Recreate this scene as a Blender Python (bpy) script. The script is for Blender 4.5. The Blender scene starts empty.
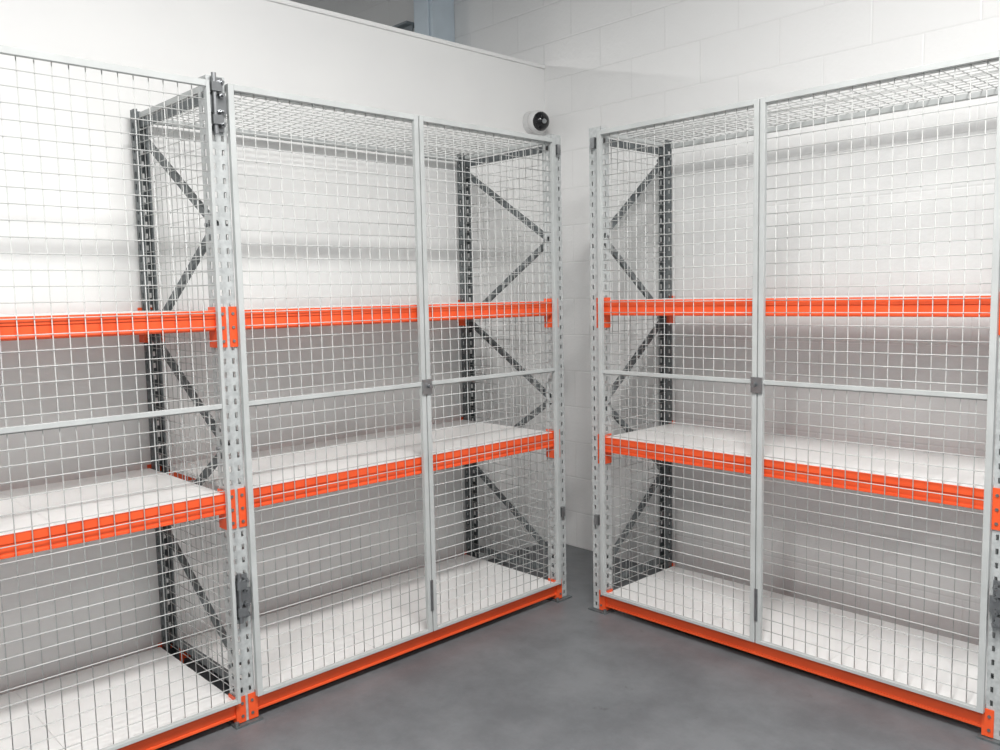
import bpy, bmesh, math, random
from mathutils import Vector, Matrix
random.seed(3)
scene=bpy.context.scene
# ---------------------------------------------------------------- materials
def mat(name,col,rough=.5,metal=0.,noise=None,bump=0.,nscale=20,col2=None):
    m=bpy.data.materials.new(name); m.use_nodes=True
    nt=m.node_tree; b=nt.nodes['Principled BSDF']
    b.inputs['Base Color'].default_value=(*col,1); b.inputs['Roughness'].default_value=rough; b.inputs['Metallic'].default_value=metal
    tc=nt.nodes.new('ShaderNodeTexCoord'); nz=nt.nodes.new('ShaderNodeTexNoise')
    nz.inputs['Scale'].default_value=nscale; nz.inputs['Detail'].default_value=5
    nt.links.new(tc.outputs['Object'],nz.inputs['Vector'])
    if col2 is None: col2=tuple(c*.88 for c in col)
    r=nt.nodes.new('ShaderNodeValToRGB'); r.color_ramp.elements[0].position=.35; r.color_ramp.elements[1].position=.65
    r.color_ramp.elements[0].color=(*col2,1); r.color_ramp.elements[1].color=(*col,1)
    nt.links.new(nz.outputs['Fac'],r.inputs['Fac']); nt.links.new(r.outputs['Color'],b.inputs['Base Color'])
    if bump:
        bp=nt.nodes.new('ShaderNodeBump'); bp.inputs['Strength'].default_value=bump; bp.inputs['Distance'].default_value=.01
        nt.links.new(nz.outputs['Fac'],bp.inputs['Height']); nt.links.new(bp.outputs['Normal'],b.inputs['Normal'])
    return m
M_galv=mat('galvanised_steel',(.54,.56,.56),.45,.15,nscale=60,col2=(.42,.44,.44))
M_galv_shade=mat('galvanised_painted_shade',(.17,.185,.19),.45,.4,nscale=40,col2=(.11,.125,.13))  # galvanised steel again, with the shade painted into a darker base colour
M_wire=mat('mesh_grey_paint',(.56,.57,.56),.5,0,nscale=5)
M_frame=mat('door_frame_grey_paint',(.50,.52,.515),.5,0,nscale=8)
M_orange=mat('orange_beam_paint',(.86,.108,.026),.42,0,nscale=6,col2=(.78,.088,.02))
M_deck=mat('white_melamine',(.88,.88,.87),.35,0,nscale=3,col2=(.86,.86,.85))
M_plaster=mat('white_plaster',(.83,.83,.82),.55,0,bump=.06,nscale=2.5,col2=(.81,.81,.805))
M_bolt=mat('zinc_bolt',(.35,.36,.37),.3,.9,nscale=50)
M_blk=mat('black_plastic',(.012,.012,.014),.12,0,nscale=5)
M_wht=mat('white_plastic',(.7,.7,.7),.4,0,nscale=5)
M_blue=mat('pale_blue_paint',(.66,.75,.82),.5,0,nscale=4)
M_beamgrey=mat('grey_steel_beam',(.24,.27,.29),.5,0,nscale=4)
M_ceil=mat('ceiling_white',(.7,.7,.69),.7,0,nscale=2)
# block wall
def block_mat():
    m=bpy.data.materials.new('painted_blockwork'); m.use_nodes=True; nt=m.node_tree; b=nt.nodes['Principled BSDF']
    tc=nt.nodes.new('ShaderNodeTexCoord'); sp=nt.nodes.new('ShaderNodeSeparateXYZ'); cb=nt.nodes.new('ShaderNodeCombineXYZ')
    L=nt.links.new
    L(tc.outputs['Object'],sp.inputs[0]); L(sp.outputs['X'],cb.inputs['X']); L(sp.outputs['Z'],cb.inputs['Y'])
    br=nt.nodes.new('ShaderNodeTexBrick'); br.inputs['Scale'].default_value=1
    br.inputs['Brick Width'].default_value=.45; br.inputs['Row Height'].default_value=.225
    br.inputs['Mortar Size'].default_value=.006; br.inputs['Mortar Smooth'].default_value=.8
    br.inputs['Color1'].default_value=(.81,.81,.805,1); br.inputs['Color2'].default_value=(.795,.795,.79,1); br.inputs['Mortar'].default_value=(.765,.765,.76,1)
    L(cb.outputs[0],br.inputs['Vector']); L(br.outputs['Color'],b.inputs['Base Color'])
    nz=nt.nodes.new('ShaderNodeTexNoise'); nz.inputs['Scale'].default_value=45; nz.inputs['Detail'].default_value=6
    L(tc.outputs['Object'],nz.inputs['Vector'])
    mx=nt.nodes.new('ShaderNodeMath'); mx.operation='MULTIPLY_ADD'; mx.inputs[1].default_value=-.7
    L(br.outputs['Fac'],mx.inputs[0])
    m2=nt.nodes.new('ShaderNodeMath'); m2.operation='MULTIPLY'; m2.inputs[1].default_value=.7; L(nz.outputs['Fac'],m2.inputs[0]); L(m2.outputs[0],mx.inputs[2])
    bp=nt.nodes.new('ShaderNodeBump'); bp.inputs['Strength'].default_value=.32; bp.inputs['Distance'].default_value=.006
    L(mx.outputs[0],bp.inputs['Height'])
    mp=nt.nodes.new('ShaderNodeMapping'); mp.inputs['Scale'].default_value=(.5,.5,4.4); L(tc.outputs['Object'],mp.inputs['Vector'])
    nw=nt.nodes.new('ShaderNodeTexNoise'); nw.inputs['Scale'].default_value=1; nw.inputs['Detail'].default_value=1; L(mp.outputs[0],nw.inputs['Vector'])
    b2=nt.nodes.new('ShaderNodeBump'); b2.inputs['Strength'].default_value=.4; b2.inputs['Distance'].default_value=.018
    L(nw.outputs['Fac'],b2.inputs['Height']); L(bp.outputs['Normal'],b2.inputs['Normal']); L(b2.outputs['Normal'],b.inputs['Normal'])
    b.inputs['Roughness'].default_value=.33
    return m
M_block=block_mat()
def floor_mat():
    m=bpy.data.materials.new('grey_floor_paint'); m.use_nodes=True; nt=m.node_tree; b=nt.nodes['Principled BSDF']; L=nt.links.new
    tc=nt.nodes.new('ShaderNodeTexCoord')
    n1=nt.nodes.new('ShaderNodeTexNoise'); n1.inputs['Scale'].default_value=2.6; n1.inputs['Detail'].default_value=12; n1.inputs['Roughness'].default_value=.72
    n2=nt.nodes.new('ShaderNodeTexNoise'); n2.inputs['Scale'].default_value=7; n2.inputs['Detail'].default_value=10; n2.inputs['Roughness'].default_value=.75
    L(tc.outputs['Object'],n1.inputs['Vector']); L(tc.outputs['Object'],n2.inputs['Vector'])
    r=nt.nodes.new('ShaderNodeValToRGB'); r.color_ramp.elements[0].position=.38; r.color_ramp.elements[1].position=.62
    r.color_ramp.elements[0].color=(.115,.122,.13,1); r.color_ramp.elements[1].color=(.165,.174,.183,1)
    L(n1.outputs['Fac'],r.inputs['Fac'])
    r2=nt.nodes.new('ShaderNodeValToRGB'); r2.color_ramp.elements[0].position=.30; r2.color_ramp.elements[1].position=.37
    r2.color_ramp.elements[0].color=(.5,.5,.5,1); r2.color_ramp.elements[1].color=(1,1,1,1)
    L(n2.outputs['Fac'],r2.inputs['Fac'])
    mx=nt.nodes.new('ShaderNodeMix'); mx.data_type='RGBA'; mx.blend_type='MULTIPLY'; mx.inputs[0].default_value=1
    L(r.outputs['Color'],mx.inputs[6]); L(r2.outputs['Color'],mx.inputs[7]); L(mx.outputs[2],b.inputs['Base Color'])
    b.inputs['Roughness'].default_value=.4
    bp=nt.nodes.new('ShaderNodeBump'); bp.inputs['Strength'].default_value=.25; bp.inputs['Distance'].default_value=.01
    L(n1.outputs['Fac'],bp.inputs['Height']); L(bp.outputs['Normal'],b.inputs['Normal'])
    return m
M_floor=floor_mat()
# ---------------------------------------------------------------- mesh builder
class MB:
    def __init__(s,f=None): s.v=[];s.f=[];s.map=f or (lambda u,v,z:(u,v,z))
    def box(s,u0,u1,v0,v1,z0,z1):
        i=len(s.v)
        for z in (z0,z1):
            for (u,v) in ((u0,v0),(u1,v0),(u1,v1),(u0,v1)): s.v.append(s.map(u,v,z))
        s.f+=[(i,i+3,i+2,i+1),(i+4,i+5,i+6,i+7),(i,i+1,i+5,i+4),(i+1,i+2,i+6,i+5),(i+2,i+3,i+7,i+6),(i+3,i,i+4,i+7)]
    def rod(s,a,b,r,n=6,r2=None):
        a=Vector(a);b=Vector(b);d=(b-a).normalized()
        t=Vector((0,0,1)) if abs(d.z)<.9 else Vector((1,0,0))
        x=d.cross(t).normalized();y=d.cross(x); i=len(s.v); r2=r if r2 is None else r2
        for p,rr in ((a,r),(b,r2)):
            for k in range(n):
                an=2*math.pi*k/n; q=p+x*math.cos(an)*rr+y*math.sin(an)*rr; s.v.append(s.map(*q))
        for k in range(n):
            s.f.append((i+k,i+(k+1)%n,i+n+(k+1)%n,i+n+k))
        s.f.append(tuple(i+k for k in range(n))[::-1]); s.f.append(tuple(i+n+k for k in range(n)))
    def bar(s,a,b,side,w,t):
        a=Vector(a);b=Vector(b);d=(b-a).normalized();sd=Vector(side).normalized();x=d.cross(sd).normalized();i=len(s.v)
        for p in (a,b):
            for (k,l) in ((-1,-1),(1,-1),(1,1),(-1,1)): s.v.append(s.map(*(p+x*k*w/2+sd*l*t/2)))
        s.f+=[(i,i+3,i+2,i+1),(i+4,i+5,i+6,i+7),(i,i+1,i+5,i+4),(i+1,i+2,i+6,i+5),(i+2,i+3,i+7,i+6),(i+3,i,i+4,i+7)]
    def obj(s,name,m,parent=None,bevel=0,smooth=False):
        me=bpy.data.meshes.new(name); me.from_pydata(s.v,[],s.f)
        bm=bmesh.new(); bm.from_mesh(me); bmesh.ops.recalc_face_normals(bm,faces=bm.faces); bm.to_mesh(me); bm.free()
        me.materials.append(m); o=bpy.data.objects.new(name,me); scene.collection.objects.link(o)
        if parent: o.parent=parent
        if bevel:
            md=o.modifiers.new('bevel','BEVEL'); md.width=bevel; md.segments=2
        if smooth:
            for p in me.polygons: p.use_smooth=True
        return o
def empty(name):
    e=bpy.data.objects.new(name,None); scene.collection.objects.link(e); return e
H=2.4; ZB=.1; Z1=.897; Z2=1.572; ZD=2.376; ZR=1.225; BH=.075; PIT=.05
CELL=.05; WR=.0019
def slotted(mb,horiz,fixed,t,c,half,cols,z0,z1,sw,sh):
    def bx(a0,a1,za,zb):
        if horiz=='u': mb.box(c+a0,c+a1,fixed,fixed+t,za,zb)
        else: mb.box(fixed,fixed+t,c+a0,c+a1,za,zb)
    edges=[-half]
    for k in cols: edges+= [k-sw/2,k+sw/2]
    edges.append(half)
    for i in range(0,len(edges),2): bx(edges[i],edges[i+1],z0,z1)
    n=int((z1-z0)/PIT)
    for k in cols:
        z=z0
        for j in range(n):
            zc=z0+(j+.5)*PIT
            bx(k-sw/2,k+sw/2,z,zc-sh/2); z=zc+sh/2
        bx(k-sw/2,k+sw/2,z,z1)
def upright(mb,u,v,front):
    s=1 if front else -1
    t=.003
    hw,dp=(.035,.06) if front else (.0275,.042)
    slotted(mb,'u',v-(t if front else 0),t,u,hw,(-.017,.017) if front else (-.012,.012),.01,H,.010,.021)
    vc=v-s*(dp/2+.001)
    for sd in (-1,1):
        slotted(mb,'v',u+sd*hw-(t if sd>0 else 0),t,vc,dp/2,(0,),.01,H,.016,.024)
        e=u+sd*hw; mb.box(min(e,e-sd*.012),max(e,e-sd*.012),v-s*(dp+.003)-.0015,v-s*(dp+.003)+.0015,.01,H)
def foot(mb,u,v,s):
    mb.box(u-.055,u+.055,min(v+s*.02,v-s*.085),max(v+s*.02,v-s*.085),0,.008)
    mb.rod((u+.047,v+s*.01,.008),(u+.047,v+s*.01,.022),.009)
def meshpanel(mb,u0,u1,v,z0,z1,cu=CELL,cz=CELL):
    n=round((u1-u0)/cu)
    for i in range(n+1):
        u=u0+(u1-u0)*i/n; mb.rod((u,v,z0),(u,v,z1),WR,5)
    n=round((z1-z0)/cz)
    for i in range(n+1):
        z=z0+(z1-z0)*i/n; mb.rod((u0,v+WR*1.6,z),(u1,v+WR*1.6,z),WR,5)
def door(fr,me,hw,u0,u1,v,z0,z1,fw=.024,t=.02):
    fr.box(u0,u0+fw,v,v+t,z0,z1); fr.box(u1-fw,u1,v,v+t,z0,z1)
    fr.box(u0+fw,u1-fw,v,v+t,z1-.022,z1); fr.box(u0+fw,u1-fw,v,v+t,z0,z0+.014)
    fr.box(u0+fw,u1-fw,v+.004,v+t-.004,ZR-.009,ZR+.009)
    meshpanel(me,u0+fw*.5,u1-fw*.5,v-.002,z0+.01,z1-.012)
def hinge(mb,u,v,z,h=.15):
    mb.box(u-.022,u+.022,v,v+.004,z-h/2,z+h/2)
    mb.box(u-.03,u+.03,v+.004,v+.012,z-.03,z+.03)
    for dz in (-h*.38,-h*.15,h*.15,h*.38):
        mb.rod((u-.008,v,z+dz),(u-.008,v+.026,z+dz),.011,6)
        mb.rod((u-.008,v+.0,z+dz),(u-.008,v+.04,z+dz),.006,6)
    mb.rod((u+.016,v+.018,z-h/2-.01),(u+.016,v+.018,z+h/2+.01),.009,8)
    for dz in (-h*.3,h*.3): mb.box(u-.005,u+.03,v+.006,v+.032,z+dz-.016,z+dz+.016)
def rack(name,fmap,posts,vr,vf,dbays,near,coff=0):
    root=empty(name)
    up=MB(fmap); dk=MB(fmap); or_=MB(fmap); de=MB(fmap); fr=MB(fmap); me=MB(fmap); hw=MB(fmap); ft=MB(fmap); jn=MB(fmap)
    VF=vf+.012; VR=vr-.012
    for u in posts:
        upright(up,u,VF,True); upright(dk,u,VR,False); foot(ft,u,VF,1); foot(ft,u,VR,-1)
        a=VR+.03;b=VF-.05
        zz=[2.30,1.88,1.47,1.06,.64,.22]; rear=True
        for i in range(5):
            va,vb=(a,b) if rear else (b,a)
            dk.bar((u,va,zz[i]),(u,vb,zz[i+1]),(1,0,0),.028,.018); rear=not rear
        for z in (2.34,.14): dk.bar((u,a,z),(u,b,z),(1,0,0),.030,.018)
        for i,z in enumerate(zz):
            vv=a if i%2==0 else b
            hw.rod((u-.042,vv,z),(u+.042,vv,z),.008,6)
        n=round((VF-VR-.1)/CELL)
        su=u+.014
        for i in range(n+1):
            v=VR+.05+(VF-VR-.11)*i/n; me.rod((su,v,.12),(su,v,2.36),WR*.9,5)
        nz=round(2.24/CELL)
        for i in range(nz+1):
            z=.12+2.24*i/nz; me.rod((su+.004,VR+.045,z),(su+.004,VF-.05,z),WR*.9,5)
        fr.box(u-.01,u+.01,VR+.045,VF-.05,2.366,2.386)
    for i in range(len(posts)-1):
        a=posts[i]+.0385;b=posts[i+1]-.0385
        for z in (ZB,Z1,Z2):
            h=BH if z>ZB else .068
            for (v0,v1,s) in ((VF-.052,VF-.006,1),(VR+.006,VR+.052,-1)):
                or_.box(a,b,v0,v1,z-h,z-.021)
                o0,o1=(v1-.006,v1+.004) if s>0 else (v0-.004,v0+.006)
                or_.box(a,b,o0,o1,z-.03,z-.001 if s>0 else z-.021); or_.box(a,b,o0,o1,z-h+.001,z-h+.012)
            nb=3
            for k in range(nb):
                x0=a+(b-a)*k/nb+.0008;x1=a+(b-a)*(k+1)/nb-.0008
                de.box(x0,x1,VR+.008,VF-.013,z-.0205,z-.001)
            for k in range(1,4):
                uu=a+(b-a)*k/4; fr.box(uu-.02,uu+.02,VR+.053,VF-.053,z-.045,z-.021)
            for (pu,sg) in ((posts[i],1),(posts[i+1],-1)):
                zt=z+.012; zb=max(.012,z-.135) if z>ZB else .012
                for (v0,v1,o) in ((VF+.001,VF+.005,0),(VR-.005,VR-.001,-.01)):
                    jn.box(min(pu+sg*.006,pu+sg*.044),max(pu+sg*.006,pu+sg*.044),v0,v1,zb,zt)
                jn.box(min(pu+sg*.039,pu+sg*.044),max(pu+sg*.039,pu+sg*.044),VF-.058,VF+.001,zb,zt)
                jn.box(min(pu+sg*.029,pu+sg*.044),max(pu+sg*.029,pu+sg*.044),VR-.001,VR+.05,zb,z-.022)
                zz=zt-.025
                while zz>zb+.015:
                    hw.rod((pu+sg*.02,VF+.004,zz),(pu+sg*.02,VF+.009,zz),.006,6); zz-=.05
        v=VF+.008
        c=(posts[i]+posts[i+1])/2+coff
        fw=.022 if i in dbays else .013
        door(fr,me,hw,posts[i]+.034,c-.003,v,ZB,ZD,fw=fw); door(fr,me,hw,c+.003,posts[i+1]-.034,v,ZB,ZD,fw=fw)
        if i in dbays:
            hw.box(c-.025,c+.025,v+.020,v+.028,ZR-.045,ZR+.02); hw.rod((c-.008,v+.028,ZR-.01),(c-.008,v+.045,ZR-.01),.010,10)
            hw.box(c-.002,c+.012,v+.020,v+.024,.2,.34)
            fr.box(a,b,VF-.03,VF,ZD-.022,ZD+.002); fr.box(a,b,VR,VR+.025,ZD-.022,ZD+.002)
            nu=round((b-a)/CELL); nv=round((VF-VR)/CELL)
            for k in range(nu+1):
                uu=a+(b-a)*k/nu; me.rod((uu,VR+.01,ZD+.004),(uu,VF-.01,ZD+.004),WR,5)
            for k in range(nv+1):
                vv=VR+.02+(VF-VR-.04)*k/nv; me.rod((a,vv,ZD),(b,vv,ZD),WR,5)
    for u in near:
        hinge(hw,u,VF+.006,2.30,.19); hinge(hw,u,VF+.006,.50,.17)
    for u in posts:
        if u not in near: 
            hw.box(u-.012,u+.012,VF+.001,VF+.02,2.30,2.35); hw.box(u-.012,u+.012,VF+.001,VF+.02,.45,.50)
    up.obj('front_uprights',M_galv,root); dk.obj('rear_uprights_and_bracing',M_galv_shade,root)
    or_.obj('beams',M_orange,root,bevel=.0015); jn.obj('beam_connectors',M_orange,root)
    de.obj('shelf_decks',M_deck,root); fr.obj('door_frames',M_frame,root,bevel=.0015); me.obj('wire_mesh_panels',M_wire,root,smooth=True)
    hw.obj('hinges_and_bolts',M_bolt,root); ft.obj('foot_plates',M_galv_shade,root)
    return root
yl0=-.7514; xr0=1.0207
rack('mesh_security_shelving_rack',lambda u,v,z:(v,yl0-u,z),[0,1.792,3.584],.049+.01,.762,[0],[1.792])
rack('mesh_security_shelving_rack.001',lambda u,v,z:(xr0+u,-v,z),[0,1.803],.16,.735,[0],[1.803],-.018)
# ---------------------------------------------------------------- room
def simple(name,b,m,bevel=0):
    k=MB(); k.box(*b); return k.obj(name,m,None,bevel)
CH=4.3
simple('floor',(-6,8,-9,.2,-.1,0),M_floor)
simple('wall_left',(-.12,0,-9,0,0,3.0),M_plaster)
simple('trim_1',(-.135,.012,-9,0,3.0,3.022),M_plaster,.003)
simple('wall_back',(-6,8,0,.2,0,CH),M_block)
simple('wall_far_left',(-6.2,-6,-9,.2,0,CH),M_plaster)
simple('ceiling',(-6.2,8,-9,.2,CH,CH+.1),M_ceil)
k=MB(); k.box(-1.03,-.83,-.2,-.002,0,CH-.002); k.box(-1.08,-.78,-.22,-.002,3.9,3.95); k.box(-1.0,-.86,-.215,-.2,0,CH-.05)
k.obj('steel_column',M_blue,None,.004)
k=MB()
k.box(-5.9,-1.1,-.16,-.15,3.32,3.50); k.box(-5.9,-1.1,-.21,-.10,3.50,3.515); k.box(-5.9,-1.1,-.21,-.10,3.305,3.32); k.box(-5.9,-1.1,-.15,-.002,3.38,3.42)
k.obj('steel_beam',M_beamgrey)
for i,y in enumerate((-1.2,-3.6,-6.0)):
    k=MB(); k.box(-6,8,y-.006,y+.006,CH-.22,CH-.002); k.box(-6,8,y-.05,y+.05,CH-.22,CH-.208); k.box(-6,8,y-.05,y+.05,CH-.014,CH-.002)
    k.obj('roof_beam' if i==0 else 'roof_beam.%03d'%i,M_beamgrey)
# security camera
root=empty('security_dome_camera')
cx,cy,cz=0,-.13,2.655
k=MB(); k.rod((0.0,cy,cz),(.035,cy,cz),.070,32,.066); k.obj('base',M_wht,root,.003,False)
def sphere(name,c,r,m,sc=(1,1,1)):
    bm=bmesh.new(); bmesh.ops.create_uvsphere(bm,u_segments=32,v_segments=20,radius=r)
    me=bpy.data.meshes.new(name); bm.to_mesh(me); bm.free(); me.materials.append(m)
    for p in me.polygons: p.use_smooth=True
    o=bpy.data.objects.new(name,me); scene.collection.objects.link(o); o.location=c; o.scale=sc; return o
o=sphere('ball_housing',(.065,cy,cz),.068,M_wht); o.parent=root
d=Vector((.8,-.25,-.12)).normalized(); c0=Vector((.065,cy,cz))
o=sphere('dark_ball',c0+d*.018,.060,M_blk); o.parent=root
k=MB(); k.rod(c0+d*.074,c0+d*.080,.014,24); k.obj('lens',M_bolt,root)
# ceiling lights
M_tube=bpy.data.materials.new('tube_diffuser'); M_tube.use_nodes=True
bb=M_tube.node_tree.nodes['Principled BSDF']; bb.inputs['Base Color'].default_value=(.9,.9,.9,1); bb.inputs['Emission Color'].default_value=(1,.98,.95,1); bb.inputs['Emission Strength'].default_value=4
def lamp(i,x,y,z,power,lx=.3,ly=1.5):
    nm='fluorescent_ceiling_light' if i==0 else 'fluorescent_ceiling_light.%03d'%i
    r=empty(nm)
    k=MB(); k.box(x-lx/2,x+lx/2,y-ly/2,y+ly/2,z,z+.07); k.obj('housing',M_wht,r,.005)
    k=MB(); k.box(x-lx/2+.02,x+lx/2-.02,y-ly/2+.02,y+ly/2-.02,z-.012,z-.001); k.obj('diffuser',M_tube,r)
    k=MB()
    for yy in (y-ly*.35,y+ly*.35): k.rod((x,yy,z+.07),(x,yy,CH-.002),.006)
    k.obj('hanger_rods',M_bolt,r)
    L=bpy.data.lights.new('lamp','AREA'); L.shape='RECTANGLE'; L.size=lx; L.size_y=ly; L.energy=power; L.color=(1,.985,.965)
    o=bpy.data.objects.new('lamp_light',L); scene.collection.objects.link(o); o.location=(x,y,z-.03); o.parent=r
lamp(0,3.0,-2.8,3.9,170); lamp(1,3.6,-5.8,3.9,170); lamp(2,-3.6,-4.2,4.0,130); lamp(3,6.3,-2.6,3.9,80)
w=bpy.data.worlds.new('World'); scene.world=w; w.use_nodes=True
bg=w.node_tree.nodes['Background']; bg.inputs[0].default_value=(.95,.98,1,1); bg.inputs[1].default_value=.54
# camera
yaw,pitch,roll=.8078,.0947,-.0202
fw=Vector((-math.sin(yaw)*math.cos(pitch),math.cos(yaw)*math.cos(pitch),-math.sin(pitch)))
rt=Vector((math.cos(yaw),math.sin(yaw),0)); upv=rt.cross(fw)
r2=math.cos(roll)*rt+math.sin(roll)*upv; u2=-math.sin(roll)*rt+math.cos(roll)*upv
m=Matrix((r2,u2,-fw)).transposed().to_4x4(); m.translation=Vector((3.68,-3.9514,1.6062))
cd=bpy.data.cameras.new('camera'); cam=bpy.data.objects.new('camera',cd); scene.collection.objects.link(cam); cam.matrix_world=m
cd.sensor_width=36; cd.lens=840.96/1000*36; cd.clip_start=.05
scene.camera=cam
scene.view_settings.view_transform='Standard'; scene.view_settings.look='None'; scene.view_settings.exposure=0
